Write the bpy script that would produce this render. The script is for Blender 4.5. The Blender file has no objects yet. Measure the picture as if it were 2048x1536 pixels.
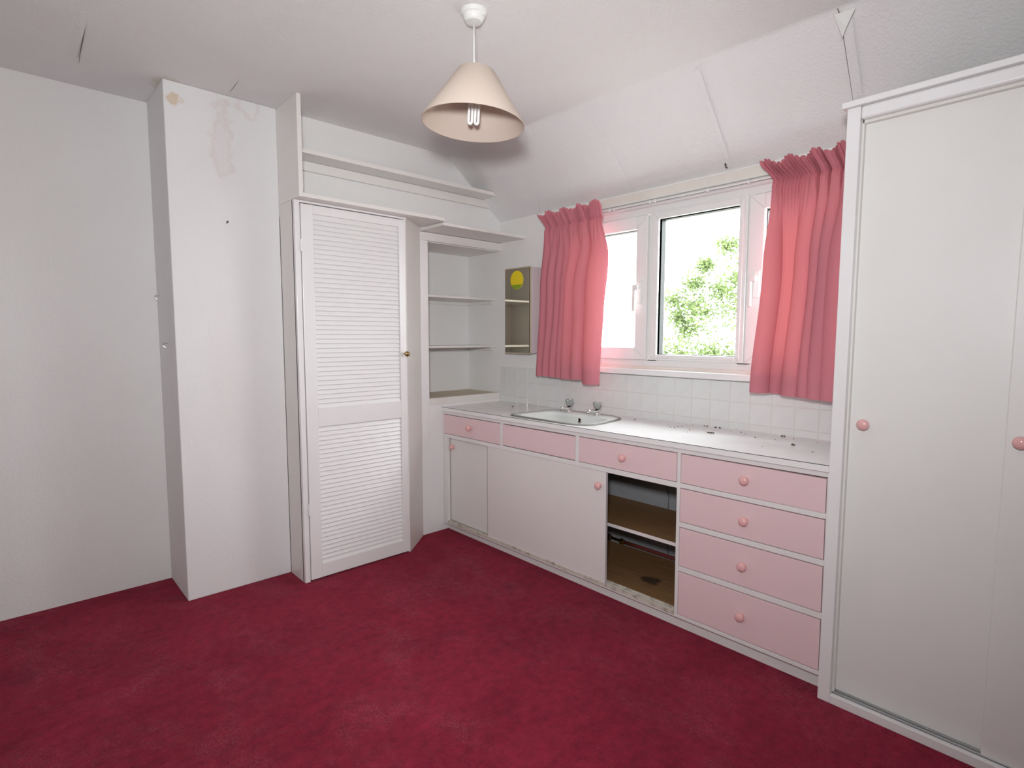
import bpy, bmesh, math, random
from mathutils import Vector, Matrix
random.seed(7)
sc = bpy.context.scene
COL = sc.collection

# ------------------------------------------------------------------ camera
cam_d = bpy.data.cameras.new('camera'); cam = bpy.data.objects.new('camera', cam_d); COL.objects.link(cam)
CAM = Vector((-2.4698, -3.1407, 1.2145))
yaw, pitch, roll = math.radians(42.667), math.radians(4.932), math.radians(0.1075)
fwd = Vector((math.sin(yaw)*math.cos(pitch), math.cos(yaw)*math.cos(pitch), -math.sin(pitch)))
rgt = Vector((math.cos(yaw), -math.sin(yaw), 0)); up = rgt.cross(fwd)
r2 = rgt*math.cos(roll)+up*math.sin(roll); u2 = -rgt*math.sin(roll)+up*math.cos(roll)
cam.matrix_world = Matrix(((r2.x, u2.x, -fwd.x, CAM.x), (r2.y, u2.y, -fwd.y, CAM.y), (r2.z, u2.z, -fwd.z, CAM.z), (0, 0, 0, 1)))
cam_d.sensor_width = 36; cam_d.lens = 36*1107.6/2048; cam_d.clip_start = 0.02; cam_d.clip_end = 500
sc.camera = cam

# ------------------------------------------------------------------ light
W = bpy.data.worlds.new('overcast_sky'); sc.world = W; W.use_nodes = True
bg = W.node_tree.nodes['Background']; bg.inputs[0].default_value = (0.94, 0.975, 1.0, 1); bg.inputs[1].default_value = 16.0
# camera flash, held just above the lens
fl = bpy.data.lights.new('camera_flash', 'AREA'); fl.shape = 'DISK'; fl.size = 0.16; fl.energy = 24.5; fl.spread = math.radians(135); fl.color = (0.965, 0.985, 1.0)
flo = bpy.data.objects.new('camera_flash', fl); COL.objects.link(flo)
flo.location = CAM + Vector((-0.03, 0.03, 0.22))
aim = Vector((-0.82, -1.05, 1.66)) - flo.location
flo.rotation_euler = aim.to_track_quat('-Z', 'Y').to_euler()
# sampling guide over the window opening (a portal sends out no light of its own)
po = bpy.data.lights.new('window_portal', 'AREA'); po.shape = 'RECTANGLE'; po.size = 1.54; po.size_y = 0.82; po.cycles.is_portal = True
poo = bpy.data.objects.new('window_portal', po); COL.objects.link(poo); poo.location = (0.10, -1.745, 1.465)
poo.rotation_euler = Vector((-1, 0, 0)).to_track_quat('-Z', 'Z').to_euler()
vs = sc.view_settings; vs.view_transform = 'Standard'; vs.look = 'None'; vs.gamma = 1; vs.use_curve_mapping = False
vs.exposure = 0.0

# ------------------------------------------------------------------ materials
def s2l(c): return tuple(((v/255)/12.92 if v/255 <= 0.04045 else ((v/255+0.055)/1.055)**2.4) for v in c)
class NT:
    def __init__(s, name):
        s.m = bpy.data.materials.new(name); s.m.use_nodes = True; s.t = s.m.node_tree; s.n = s.t.nodes; s.l = s.t.links
        s.b = s.n['Principled BSDF']; s.out = s.n['Material Output']; s._co = None
    def node(s, ty, **kw):
        n = s.n.new(ty)
        for k, v in kw.items(): setattr(n, k, v)
        return n
    def link(s, a, b): s.l.new(a, b)
    def co(s):
        if not s._co: s._co = s.node('ShaderNodeTexCoord').outputs['Object']
        return s._co
    def mapped(s, scale):
        m = s.node('ShaderNodeMapping'); m.inputs['Scale'].default_value = scale; s.link(s.co(), m.inputs['Vector']); return m.outputs[0]
    def noise(s, scale, detail=3, rough=0.5, vec=None, dist=0):
        n = s.node('ShaderNodeTexNoise'); n.inputs['Scale'].default_value = scale; n.inputs['Detail'].default_value = detail
        n.inputs['Roughness'].default_value = rough; n.inputs['Distortion'].default_value = dist
        s.link(vec or s.co(), n.inputs['Vector']); return n.outputs['Fac']
    def ramp(s, fac, stops):
        r = s.node('ShaderNodeValToRGB'); e = r.color_ramp.elements
        e[0].position, e[1].position = stops[0][0], stops[-1][0]
        for p, c in stops[1:-1]: e.new(p)
        for i, (p, c) in enumerate(stops): e[i].color = (c, c, c, 1) if not hasattr(c, '__len__') else (*c, 1)
        s.link(fac, r.inputs[0]); return r.outputs[0]
    def mix(s, fac, a, b, blend='MIX'):
        m = s.node('ShaderNodeMix', data_type='RGBA', blend_type=blend)
        if hasattr(fac, 'is_linked'): s.link(fac, m.inputs[0])
        else: m.inputs[0].default_value = fac
        for i, v in ((6, a), (7, b)):
            if hasattr(v, 'is_linked'): s.link(v, m.inputs[i])
            else: m.inputs[i].default_value = (*v, 1)
        return m.outputs[2]
    def math(s, op, a, b=0.0, c=None, clamp=False):
        m = s.node('ShaderNodeMath', operation=op); m.use_clamp = clamp
        for i, v in enumerate((a, b, c)):
            if v is None: continue
            if hasattr(v, 'is_linked'): s.link(v, m.inputs[i])
            else: m.inputs[i].default_value = v
        return m.outputs[0]
    def color(s, v):
        if hasattr(v, 'is_linked'): s.link(v, s.b.inputs['Base Color'])
        else: s.b.inputs['Base Color'].default_value = (*v, 1)
    def bump(s, h, strength, dist=0.002, prev=None):
        b = s.node('ShaderNodeBump'); b.inputs['Strength'].default_value = strength; b.inputs['Distance'].default_value = dist
        s.link(h, b.inputs['Height'])
        if prev: s.link(prev, b.inputs['Normal'])
        s.link(b.outputs[0], s.b.inputs['Normal']); return b.outputs[0]
    def rough(s, v, spec=0.5):
        s.b.inputs['Roughness'].default_value = v; s.b.inputs['Specular IOR Level'].default_value = spec; return s
    def blob(s, c, rad, nscale, namp, e0, e1):
        """irregular stain: 1 inside, 0 outside, outline broken up by noise"""
        sub = s.node('ShaderNodeVectorMath', operation='SUBTRACT'); s.link(s.co(), sub.inputs[0]); sub.inputs[1].default_value = c
        mul = s.node('ShaderNodeVectorMath', operation='MULTIPLY'); s.link(sub.outputs[0], mul.inputs[0]); mul.inputs[1].default_value = tuple(1/r for r in rad)
        ln = s.node('ShaderNodeVectorMath', operation='LENGTH'); s.link(mul.outputs[0], ln.inputs[0])
        d = s.math('MULTIPLY_ADD', s.noise(nscale, 4, 0.6), namp, ln.outputs['Value'])
        mr = s.node('ShaderNodeMapRange', interpolation_type='SMOOTHSTEP'); s.link(d, mr.inputs['Value'])
        mr.inputs['From Min'].default_value = e0; mr.inputs['From Max'].default_value = e1; mr.inputs['To Min'].default_value = 1; mr.inputs['To Max'].default_value = 0
        return mr.outputs[0]

MAT = {}
def plaster(name, base, grime, bscale=150, bstr=0.35, stains=None):
    t = NT(name); t.rough(0.85, 0.25)
    f = t.ramp(t.noise(1.3, 4, 0.6), [(0.35, 0.0), (0.75, 1.0)])
    c = t.mix(f, base, grime)
    if stains: c = stains(t, c)
    t.color(c)
    n = t.noise(bscale, 3, 0.6); n2 = t.noise(9, 2, 0.5)
    b = t.bump(n, bstr, 0.0045); t.bump(n2, 0.12, 0.012, b)
    MAT[name] = t.m
WALL = (0.82, 0.81, 0.80)
plaster('wall_paint', WALL, (0.785, 0.77, 0.755), 80, 0.42)
def ceil_st(t, c):
    m = t.blob((-0.30, -0.40, 2.16), (0.16, 0.16, 0.16), 14, 0.8, 0.75, 1.5)
    c = t.mix(t.math('MULTIPLY', m, 0.22), c, (0.30, 0.29, 0.24))
    m = t.blob((-1.88, -0.28, 2.30), (0.07, 0.14, 0.08), 20, 0.9, 0.8, 1.4)
    c = t.mix(t.math('MULTIPLY', m, 0.35), c, (0.50, 0.40, 0.24))
    m = t.blob((-0.04, -1.6, 1.98), (0.05, 0.75, 0.05), 16, 1.1, 0.9, 1.7)
    c = t.mix(t.math('MULTIPLY', m, 0.10), c, (0.35, 0.36, 0.31))
    return c
plaster('ceiling_paint', (0.815, 0.80, 0.80), (0.78, 0.76, 0.76), 100, 0.6, ceil_st)
def chim_st(t, c):
    m = t.blob((-1.865, -0.34, 2.225), (0.06, 0.5, 0.05), 28, 1.3, 0.95, 1.25)
    c = t.mix(t.math('MULTIPLY', m, 0.55), c, (0.62, 0.43, 0.20))
    o = t.blob((-1.68, -0.34, 2.08), (0.075, 0.5, 0.26), 17, 1.5, 1.25, 1.50)
    i = t.blob((-1.68, -0.34, 2.08), (0.075, 0.5, 0.26), 17, 1.5, 1.05, 1.33)
    ring = t.math('SUBTRACT', o, i, clamp=True)
    c = t.mix(t.math('MULTIPLY', ring, 0.17), c, (0.62, 0.46, 0.38))
    c = t.mix(t.math('MULTIPLY', o, 0.11), c, (0.66, 0.50, 0.46))
    o = t.blob((-1.56, -0.34, 2.28), (0.10, 0.5, 0.10), 21, 1.2, 1.05, 1.25)
    i = t.blob((-1.56, -0.34, 2.28), (0.10, 0.5, 0.10), 21, 1.2, 0.9, 1.12)
    ring = t.math('SUBTRACT', o, i, clamp=True)
    c = t.mix(t.math('MULTIPLY', ring, 0.24), c, (0.62, 0.45, 0.36))
    m = t.blob((-1.70, -0.34, 1.0), (0.10, 0.5, 0.42), 3, 0.8, 0.6, 1.5)
    c = t.mix(t.math('MULTIPLY', m, 0.12), c, (0.70, 0.52, 0.48))
    return c
plaster('chimney_paint', (0.835, 0.825, 0.825), (0.80, 0.785, 0.785), 120, 0.4, chim_st)

def paint(name, base, rough=0.35, spec=0.5, grime=None, gs=2.5, bump=0.06):
    t = NT(name); t.rough(rough, spec)
    if grime:
        f = t.ramp(t.noise(gs, 5, 0.65), [(0.42, 0.0), (0.8, 1.0)]); t.color(t.mix(f, base, grime))
    else: t.color(base)
    if bump: t.bump(t.noise(60, 2, 0.5), bump, 0.002)
    MAT[name] = t.m; return t
paint('cream_paint', (0.79, 0.765, 0.735), 0.34, 0.5, (0.76, 0.73, 0.69))
paint('white_gloss', (0.83, 0.815, 0.815), 0.28, 0.5, (0.80, 0.78, 0.775))
paint('wardrobe_paint', (0.79, 0.78, 0.76), 0.42, 0.5, (0.76, 0.74, 0.72), 1.4)
paint('vanity_paint', (0.79, 0.745, 0.73), 0.36, 0.5, (0.76, 0.71, 0.695), 1.6)
paint('frame_paint', (0.80, 0.775, 0.765), 0.33, 0.5, (0.77, 0.735, 0.72), 6)
paint('pink_paint', (0.80, 0.595, 0.61), 0.38, 0.5, (0.775, 0.565, 0.58), 1.2)
paint('pink_gloss', (0.80, 0.44, 0.43), 0.14, 0.6, bump=0)
paint('tile_glaze', (0.74, 0.74, 0.735), 0.16, 0.5, (0.70, 0.70, 0.69), 9, 0.05)
paint('grout', (0.70, 0.67, 0.61), 0.9, 0.2)
paint('upvc', (0.82, 0.82, 0.81), 0.28, 0.5, bump=0)
paint('joint_grey', (0.50, 0.50, 0.48), 0.6, 0.3, bump=0)
paint('gasket', (0.012, 0.013, 0.014), 0.5, 0.3, bump=0)
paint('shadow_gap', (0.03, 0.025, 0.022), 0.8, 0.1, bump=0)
paint('window_board', (0.78, 0.735, 0.68), 0.4, 0.5, (0.72, 0.66, 0.59), 6)
paint('dusty_board', (0.64, 0.56, 0.44), 0.6, 0.3, (0.52, 0.45, 0.34), 12)
paint('ceramic', (0.73, 0.77, 0.755), 0.12, 0.6, bump=0)
paint('seal_grey', (0.20, 0.20, 0.18), 0.55, 0.4, (0.15, 0.15, 0.13), 30)
paint('plastic_white', (0.80, 0.80, 0.78), 0.25, 0.5, bump=0)
paint('lilac_metal', (0.62, 0.56, 0.58), 0.35, 0.5, bump=0)
paint('beige_trim', (0.50, 0.43, 0.29), 0.45, 0.4, bump=0)
paint('tube_white', (0.88, 0.88, 0.87), 0.12, 0.6, bump=0)
paint('sticker_yellow', (0.80, 0.62, 0.02), 0.35, 0.4, bump=0)
paint('sticker_green', (0.24, 0.36, 0.02), 0.35, 0.4, bump=0)
paint('sticker_ink', (0.05, 0.05, 0.06), 0.4, 0.3, bump=0)
paint('crumb', (0.07, 0.05, 0.035), 0.8, 0.2, (0.20, 0.13, 0.07), 120)
paint('crack_dark', (0.04, 0.035, 0.03), 0.9, 0.1, bump=0)
paint('crack_soft', (0.22, 0.20, 0.19), 0.9, 0.1, bump=0)
paint('paper_back', (0.82, 0.84, 0.81), 0.8, 0.2, bump=0)
paint('worn_edge', (0.30, 0.23, 0.17), 0.8, 0.2, (0.12, 0.09, 0.06), 25, 0)
paint('cupboard_back_grey', (0.33, 0.33, 0.345), 0.9, 0.1, (0.26, 0.26, 0.27), 6, 0.1)
paint('old_red_pipe', (0.16, 0.035, 0.028), 0.45, 0.4, bump=0)
paint('wood_carcass_dark', (0.20, 0.13, 0.075), 0.7, 0.2, bump=0)
def metal(name, col, rough):
    t = NT(name); t.color(col); t.b.inputs['Metallic'].default_value = 1; t.rough(rough); MAT[name] = t.m; return t
metal('chrome', (0.72, 0.72, 0.70), 0.16); metal('brass', (0.42, 0.31, 0.13), 0.28); metal('aluminium', (0.55, 0.57, 0.58), 0.38)
metal('old_mirror', (0.95, 0.92, 0.76), 0.03); metal('iron', (0.16, 0.15, 0.14), 0.5)
# worktop laminate
t = NT('worktop'); t.rough(0.22, 0.5)
f = t.ramp(t.noise(5, 6, 0.7, t.mapped((1.0, 0.35, 1))), [(0.45, 0.0), (0.85, 1.0)])
c = t.mix(f, (0.80, 0.795, 0.80), (0.75, 0.73, 0.71))
m = t.blob((0.40, 0.95, 0.78), (0.20, 0.45, 0.3), 6, 0.9, 0.8, 1.6)
c = t.mix(t.math('MULTIPLY', m, 0.40), c, (0.66, 0.59, 0.50)); t.color(c)
t.link(t.ramp(t.noise(7, 5, 0.7), [(0.3, 0.16), (0.8, 0.26)]), t.b.inputs['Roughness'])
MAT['worktop'] = t.m
# bare ply inside the cupboard
t = NT('bare_ply'); t.rough(0.65, 0.25)
f = t.noise(6, 6, 0.65, t.mapped((10.0, 1.0, 10)), 1.5)
c = t.mix(t.ramp(f, [(0.3, 0.0), (0.75, 1.0)]), (0.31, 0.17, 0.075), (0.19, 0.10, 0.045))
m = t.blob((0.20, -0.28, 0.08), (0.07, 0.09, 0.05), 18, 1.6, 1.1, 1.6)
c = t.mix(t.math('MULTIPLY', m, 0.85), c, (0.03, 0.022, 0.02)); t.color(c); MAT['bare_ply'] = t.m
# grimy track
t = NT('grimy_track'); t.rough(0.6, 0.3)
t.color(t.mix(t.ramp(t.noise(28, 5, 0.7), [(0.50, 0.0), (0.72, 1.0)]), (0.62, 0.57, 0.50), (0.24, 0.19, 0.14))); MAT['grimy_track'] = t.m
# carpet
t = NT('carpet'); t.rough(1.0, 0.05)
big = t.ramp(t.noise(2.2, 5, 0.62, t.mapped((1, 1.6, 1)), 0.6), [(0.32, 0.0), (0.72, 1.0)])
c = t.mix(big, (0.235, 0.012, 0.034), (0.33, 0.020, 0.052))
mott = t.ramp(t.noise(26, 6, 0.72), [(0.36, 0.78), (0.66, 1.2)])
c = t.mix(1.0, c, mott, 'MULTIPLY')
dust = t.ramp(t.noise(2.6, 6, 0.7, t.mapped((1.4, 1.0, 1)), 0.6), [(0.48, 0.0), (0.78, 1.0)])
fib = t.ramp(t.noise(85, 5, 0.8, t.mapped((2.2, 1.0, 1)), 1.0), [(0.46, 0.0), (0.66, 1.0)])
c = t.mix(t.math('MULTIPLY', t.math('MULTIPLY', dust, fib), 0.62), c, (0.44, 0.20, 0.23))
scuff = t.ramp(t.noise(4.6, 6, 0.65), [(0.60, 0.0), (0.74, 1.0)])
c = t.mix(t.math('MULTIPLY', scuff, 0.55), c, (0.12, 0.012, 0.028))
fine = t.ramp(t.noise(300, 3, 0.8), [(0.30, 0.50), (0.70, 1.42)])
c = t.mix(1.0, c, fine, 'MULTIPLY')
lint = t.ramp(t.noise(75, 2, 0.6), [(0.765, 0.0), (0.79, 1.0)])
c = t.mix(t.math('MULTIPLY', lint, 0.5), c, (0.55, 0.42, 0.40)); t.color(c)
b = t.bump(t.noise(380, 2, 0.7), 0.9, 0.004); b = t.bump(t.noise(30, 4, 0.6), 0.35, 0.010, b)
t.bump(t.noise(2.6, 3, 0.5, t.mapped((0.6, 1.5, 1))), 0.35, 0.05, b)
t.b.inputs['Sheen Weight'].default_value = 0.12; t.b.inputs['Sheen Roughness'].default_value = 0.5; t.b.inputs['Sheen Tint'].default_value = (0.9, 0.45, 0.5, 1)
MAT['carpet'] = t.m
# curtain cloth
def cloth(name, dif, tra, k):
    t = NT(name); t.n.remove(t.b)
    d = t.node('ShaderNodeBsdfDiffuse'); tr = t.node('ShaderNodeBsdfTranslucent'); mx = t.node('ShaderNodeMixShader')
    w = t.noise(700, 1, 0.5); col = t.mix(t.ramp(w, [(0.3, 0.0), (0.7, 1.0)]), tuple(v*0.92 for v in dif), dif)
    t.link(col, d.inputs[0]); tr.inputs[0].default_value = (*tra, 1); mx.inputs[0].default_value = k
    t.link(d.outputs[0], mx.inputs[1]); t.link(tr.outputs[0], mx.inputs[2]); t.link(mx.outputs[0], t.out.inputs[0]); MAT[name] = t.m
cloth('curtain_cloth', (0.60, 0.215, 0.255), (0.95, 0.20, 0.16), 0.05)
cloth('lamp_cloth', (0.72, 0.615, 0.535), (0.90, 0.74, 0.56), 0.15)
cloth('leaf', (0.125, 0.165, 0.07), (0.13, 0.17, 0.06), 0.35)
# glass
t = NT('pane_glass'); t.n.remove(t.b)
tr = t.node('ShaderNodeBsdfTransparent'); gl = t.node('ShaderNodeBsdfGlossy'); gl.inputs['Roughness'].default_value = 0.02; tr.inputs[0].default_value = (0.97, 0.985, 0.975, 1)
fr = t.node('ShaderNodeLayerWeight'); mx = t.node('ShaderNodeMixShader')
t.link(t.math('MULTIPLY_ADD', t.math('POWER', fr.outputs['Facing'], 5.0), 0.8, 0.03), mx.inputs[0]); t.link(tr.outputs[0], mx.inputs[1]); t.link(gl.outputs[0], mx.inputs[2]); t.link(mx.outputs[0], t.out.inputs[0]); MAT['pane_glass'] = t.m
t = NT('acrylic'); t.color((0.50, 0.52, 0.51)); t.rough(0.10); t.b.inputs['Transmission Weight'].default_value = 0.45; t.b.inputs['IOR'].default_value = 1.45; MAT['acrylic'] = t.m
paint('bark', (0.10, 0.075, 0.05), 0.9, 0.1, (0.06, 0.045, 0.03), 8, 0.3)
paint('bounce_ground', (0.36, 0.35, 0.32), 0.95, 0.1, (0.30, 0.29, 0.27), 0.6, 0.0)
paint('brick_outside', (0.30, 0.17, 0.12), 0.9, 0.1, bump=0)

# ------------------------------------------------------------------ builders
def org(o):
    return o.get('_org') if False else ORG.get(o.name, Vector((0, 0, 0)))
ORG = {}
def empty(name, loc, rot=(0, 0, 0)):
    o = bpy.data.objects.new(name, None); o.empty_display_size = 0.05; COL.objects.link(o); o.location = loc; o.rotation_euler = rot
    ORG[o.name] = Vector(loc); return o
def tag(o, label=None, cat=None, group=None, kind=None):
    if label: o['label'] = label
    if cat: o['category'] = cat
    if group: o['group'] = group
    if kind: o['kind'] = kind
    return o
def add(name, bm, mat, parent=None, at=None, smooth=False, rot=None):
    """bm holds world coordinates; the object gets its origin at `at` (or shares its parent's)"""
    if parent is not None: o0 = ORG[parent.name]
    else: o0 = Vector(at) if at else Vector((0, 0, 0))
    if o0.length: bmesh.ops.translate(bm, verts=bm.verts, vec=-o0)
    me = bpy.data.meshes.new(name); bm.to_mesh(me); bm.free()
    mats = mat if isinstance(mat, (list, tuple)) else [mat]
    for m in mats: me.materials.append(MAT[m])
    if smooth:
        for p in me.polygons: p.use_smooth = True
    o = bpy.data.objects.new(name, me); COL.objects.link(o); ORG[o.name] = o0.copy()
    if parent is not None: o.parent = parent
    else:
        o.location = o0
        if rot: o.rotation_euler = rot
    return o
def link_copy(name, me, parent, loc, rot=(0, 0, 0)):
    """another object on shared mesh data, loc in world coordinates"""
    o = bpy.data.objects.new(name, me); COL.objects.link(o); o.parent = parent
    o.location = Vector(loc)-ORG[parent.name]; o.rotation_euler = rot; ORG[o.name] = Vector(loc); return o
def bbox(bm, lo, hi, bev=0.0, seg=2):
    lo, hi = [min(a, b) for a, b in zip(lo, hi)], [max(a, b) for a, b in zip(lo, hi)]
    vs = [bm.verts.new((x, y, z)) for z in (lo[2], hi[2]) for y in (lo[1], hi[1]) for x in (lo[0], hi[0])]
    fs = [bm.faces.new([vs[i] for i in q]) for q in ((0, 2, 3, 1), (4, 5, 7, 6), (0, 1, 5, 4), (2, 6, 7, 3), (0, 4, 6, 2), (1, 3, 7, 5))]
    if bev > 0:
        bev = min(bev, 0.45*min(h-l for l, h in zip(lo, hi)))
        es = list({e for f in fs for e in f.edges})
        bmesh.ops.bevel(bm, geom=es, offset=bev, segments=seg, affect='EDGES', profile=0.5)
def box(name, lo, hi, mat, parent=None, bev=0.0015, at=None, rot=None):
    bm = bmesh.new(); bbox(bm, lo, hi, bev); return add(name, bm, mat, parent, at, rot=rot)
def boxes(name, L, mat, parent=None, bev=0.0, at=None):
    bm = bmesh.new()
    for lo, hi in L: bbox(bm, lo, hi, bev)
    return add(name, bm, mat, parent, at)
def bprism(bm, poly, z0, z1):
    a = [bm.verts.new((x, y, z0)) for x, y in poly]; b = [bm.verts.new((x, y, z1)) for x, y in poly]
    n = len(poly); bm.faces.new(a[::-1]); bm.faces.new(b)
    for i in range(n): bm.faces.new((a[i], a[(i+1) % n], b[(i+1) % n], b[i]))
    bmesh.ops.recalc_face_normals(bm, faces=bm.faces)
def blathe(bm, prof, M=Matrix(), n=32, lobe=None, cap=True):
    rings = []
    for r, z in prof:
        ring = []
        for i in range(n):
            a = 2*math.pi*i/n; rr = r*(1+(lobe(a) if lobe else 0))
            ring.append(bm.verts.new(M @ Vector((rr*math.cos(a), rr*math.sin(a), z))))
        rings.append(ring)
    for p, q in zip(rings, rings[1:]):
        for i in range(n): bm.faces.new((p[i], p[(i+1) % n], q[(i+1) % n], q[i]))
    if cap:
        for ring in (rings[0], rings[-1]):
            try: bm.faces.new(ring)
            except ValueError: pass
    bmesh.ops.recalc_face_normals(bm, faces=bm.faces)
def btube(bm, pts, rad, n=10):
    pts = [Vector(p) for p in pts]; rings = []
    rads = rad if hasattr(rad, '__len__') else [rad]*len(pts)
    for i, p in enumerate(pts):
        d = (pts[min(i+1, len(pts)-1)]-pts[max(i-1, 0)]).normalized()
        a = d.orthogonal().normalized() if i == 0 else (pa - d*pa.dot(d)).normalized()
        pa = a; b = d.cross(a)
        rings.append([bm.verts.new(p+(a*math.cos(2*math.pi*k/n)+b*math.sin(2*math.pi*k/n))*rads[i]) for k in range(n)])
    for p, q in zip(rings, rings[1:]):
        for k in range(n): bm.faces.new((p[k], p[(k+1) % n], q[(k+1) % n], q[k]))
    bm.faces.new(rings[0][::-1]); bm.faces.new(rings[-1])
    bmesh.ops.recalc_face_normals(bm, faces=bm.faces)
def dirM(p, d):
    """matrix that puts local +z along d at p"""
    return Matrix.Translation(p) @ Vector(d).to_track_quat('Z', 'Y').to_matrix().to_4x4()

# ------------------------------------------------------------------ room shell
def struct(o): return tag(o, kind='structure')
ZC = 2.3; YR = -3.95; XN = -3.35
struct(box('floor', (XN, YR, -0.12), (0, 0, 0), 'carpet', bev=0))
struct(box('wall_left', (XN-0.15, 0, -0.12), (0.2, 0.15, 2.6), 'wall_paint', bev=0))
struct(box('wall_near', (XN-0.15, YR-0.15, -0.12), (XN, 0, 2.6), 'wall_paint', bev=0))
struct(box('wall_rear', (XN, YR-0.15, -0.12), (0.2, YR, 2.6), 'wall_paint', bev=0))
WY0, WY1, WZ0, WZ1 = -0.965, -2.525, 1.045, 1.885      # window opening
wall_right = struct(boxes('wall_right', [((0, YR, -0.12), (0.2, 0, WZ0)), ((0, YR, WZ1), (0.2, 0, 2.6)), ((0, WY0, WZ0), (0.2, 0, WZ1)), ((0, YR, WZ0), (0.2, WY1, WZ1))], 'wall_paint'))
# chimney breast and the wall above the alcove
struct(box('wall_chimney_breast', (-1.903, -0.34, 0), (-1.433, 0, ZC), 'chimney_paint', bev=0.004))
struct(box('wall_bulkhead', (-1.433, -0.338, 1.79), (0, 0, ZC), 'wall_paint', bev=0))
# ceiling: flat part, soft bend, slope down to the window wall
bm = bmesh.new()
ny = 40; grid = []
def crease_x(y): return -0.425+0.028*max(0, -y-0.335)
for j in range(ny+1):
    y = 0+(YR-0.15)*j/ny; xc = crease_x(y)
    prof = [(XN-0.15, 2.3), (xc-0.25, 2.3), (xc-0.016, 2.3), (xc-0.005, 2.2985), (xc+0.004, 2.294), (xc+0.014, 2.287)]
    for k in range(1, 9): f_ = k/8; x = (xc+0.014)*(1-f_); prof.append((x, 2.287+(1.962-2.287)*f_+0.006*math.sin(math.pi*f_)*math.sin(2.6*y+0.8)))
    grid.append([bm.verts.new((x, y, z)) for x, z in prof])
for a, b in zip(grid, grid[1:]):
    for i in range(len(prof)-1): bm.faces.new((a[i], b[i], b[i+1], a[i+1]))
top = [[bm.verts.new((x, y, 2.6)) for x in (XN-0.15, 0.0)] for y in (0, YR-0.15)]
bm.faces.new((top[0][0], top[0][1], top[1][1], top[1][0]))
bmesh.ops.recalc_face_normals(bm, faces=bm.faces)
ceiling = struct(add('ceiling', bm, 'ceiling_paint', smooth=True))
def slope_z(x, y=-2.0): return 1.962+(2.287-1.962)*x/(crease_x(y)+0.014)
# lifted wallpaper seams
def strip(name, pts, w, mat, parent, lift):
    """thin paper edge along pts (list of (p, side)), raised by lift at its free edge"""
    bm = bmesh.new(); A = []; B = []
    for p, s, l in pts:
        p = Vector(p); s = Vector(s)
        A.append(bm.verts.new(p)); B.append(bm.verts.new(p+s*w+Vector((0, 0, -l))))
    for i in range(len(A)-1): bm.faces.new((A[i], A[i+1], B[i+1], B[i]))
    o = add(name, bm, mat, parent); md = o.modifiers.new('thick', 'SOLIDIFY'); md.thickness = 0.0008; return o
strip('wallpaper_seam', [((-2.215, -0.72+0.094*i*0.5, 2.2995), (1, 0, 0), 0.007*math.sin(math.pi*i/10)) for i in range(11)], 0.028, 'ceiling_paint', ceiling, 0)
strip('wallpaper_seam', [((-1.662+0.0013*i, -0.60+0.024*i, 2.2995), (1, 0, 0), 0.004*math.sin(math.pi*i/9)) for i in range(10)], 0.02, 'ceiling_paint', ceiling, 0)
# torn flap and open seam on the slope by the wardrobe
sl = []
for i in range(13):
    x = -0.335+0.0168*i; y = -2.452+0.0012*i
    sl.append(((x, y-0.03, slope_z(x, y)-0.004), (0, 1, 0), 0.0045*math.sin(math.pi*(i+1.5)/15)))
strip('wallpaper_seam', sl, 0.030, 'ceiling_paint', ceiling, 0)
bm = bmesh.new()
fp = [Vector(p) for p in ((-0.392, -2.447, 2.270), (-0.336, -2.458, 2.226), (-0.362, -2.476, 2.240), (-0.398, -2.512, 2.266))]
vs_ = [bm.verts.new(p+Vector((-0.004, 0, -0.010*k))) for p, k in zip(fp, (0.3, 1.6, 1.2, 0.4))]
bm.faces.new(vs_); o = add('torn_wallpaper_flap', bm, 'paper_back', ceiling); o.modifiers.new('thick', 'SOLIDIFY').thickness = 0.001
o['label'] = 'pale underside of a torn wallpaper corner'

def dark_seam(pts, r):
    bm = bmesh.new(); btube(bm, pts, r, 6); add('open_seam', bm, 'crack_soft', ceiling)
dark_seam([(x, y+0.0015, slope_z(x, y)-0.0045) for x, y in ((-0.372, -2.4485), (-0.345, -2.453), (-0.30, -2.4495), (-0.24, -2.445), (-0.18, -2.441), (-0.125, -2.437))], [0.0008, 0.0034, 0.0014, 0.0012, 0.001, 0.0006])
dark_seam([(-2.1865, -0.62, 2.2985), (-2.184, -0.50, 2.2965), (-2.180, -0.36, 2.2975), (-2.175, -0.26, 2.299)], [0.0005, 0.0016, 0.0012, 0.0004])
dark_seam([(-1.658, -0.53, 2.2995), (-1.654, -0.46, 2.299), (-1.652, -0.385, 2.2995)], [0.0005, 0.0012, 0.0005])
for y0, y1, xa in ((-1.93, -1.91, -0.36), (-0.93, -0.70, -0.30), (-1.40, -1.38, -0.375)):
    strip('wallpaper_seam', [((xa+(-0.015-xa)*k/8, y0+(y1-y0)*k/8-0.02, slope_z(xa+(-0.015-xa)*k/8, y0)-0.0062), (0, 1, 0), 0.0016) for k in range(9)], 0.02, 'ceiling_paint', ceiling, 0)
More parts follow.
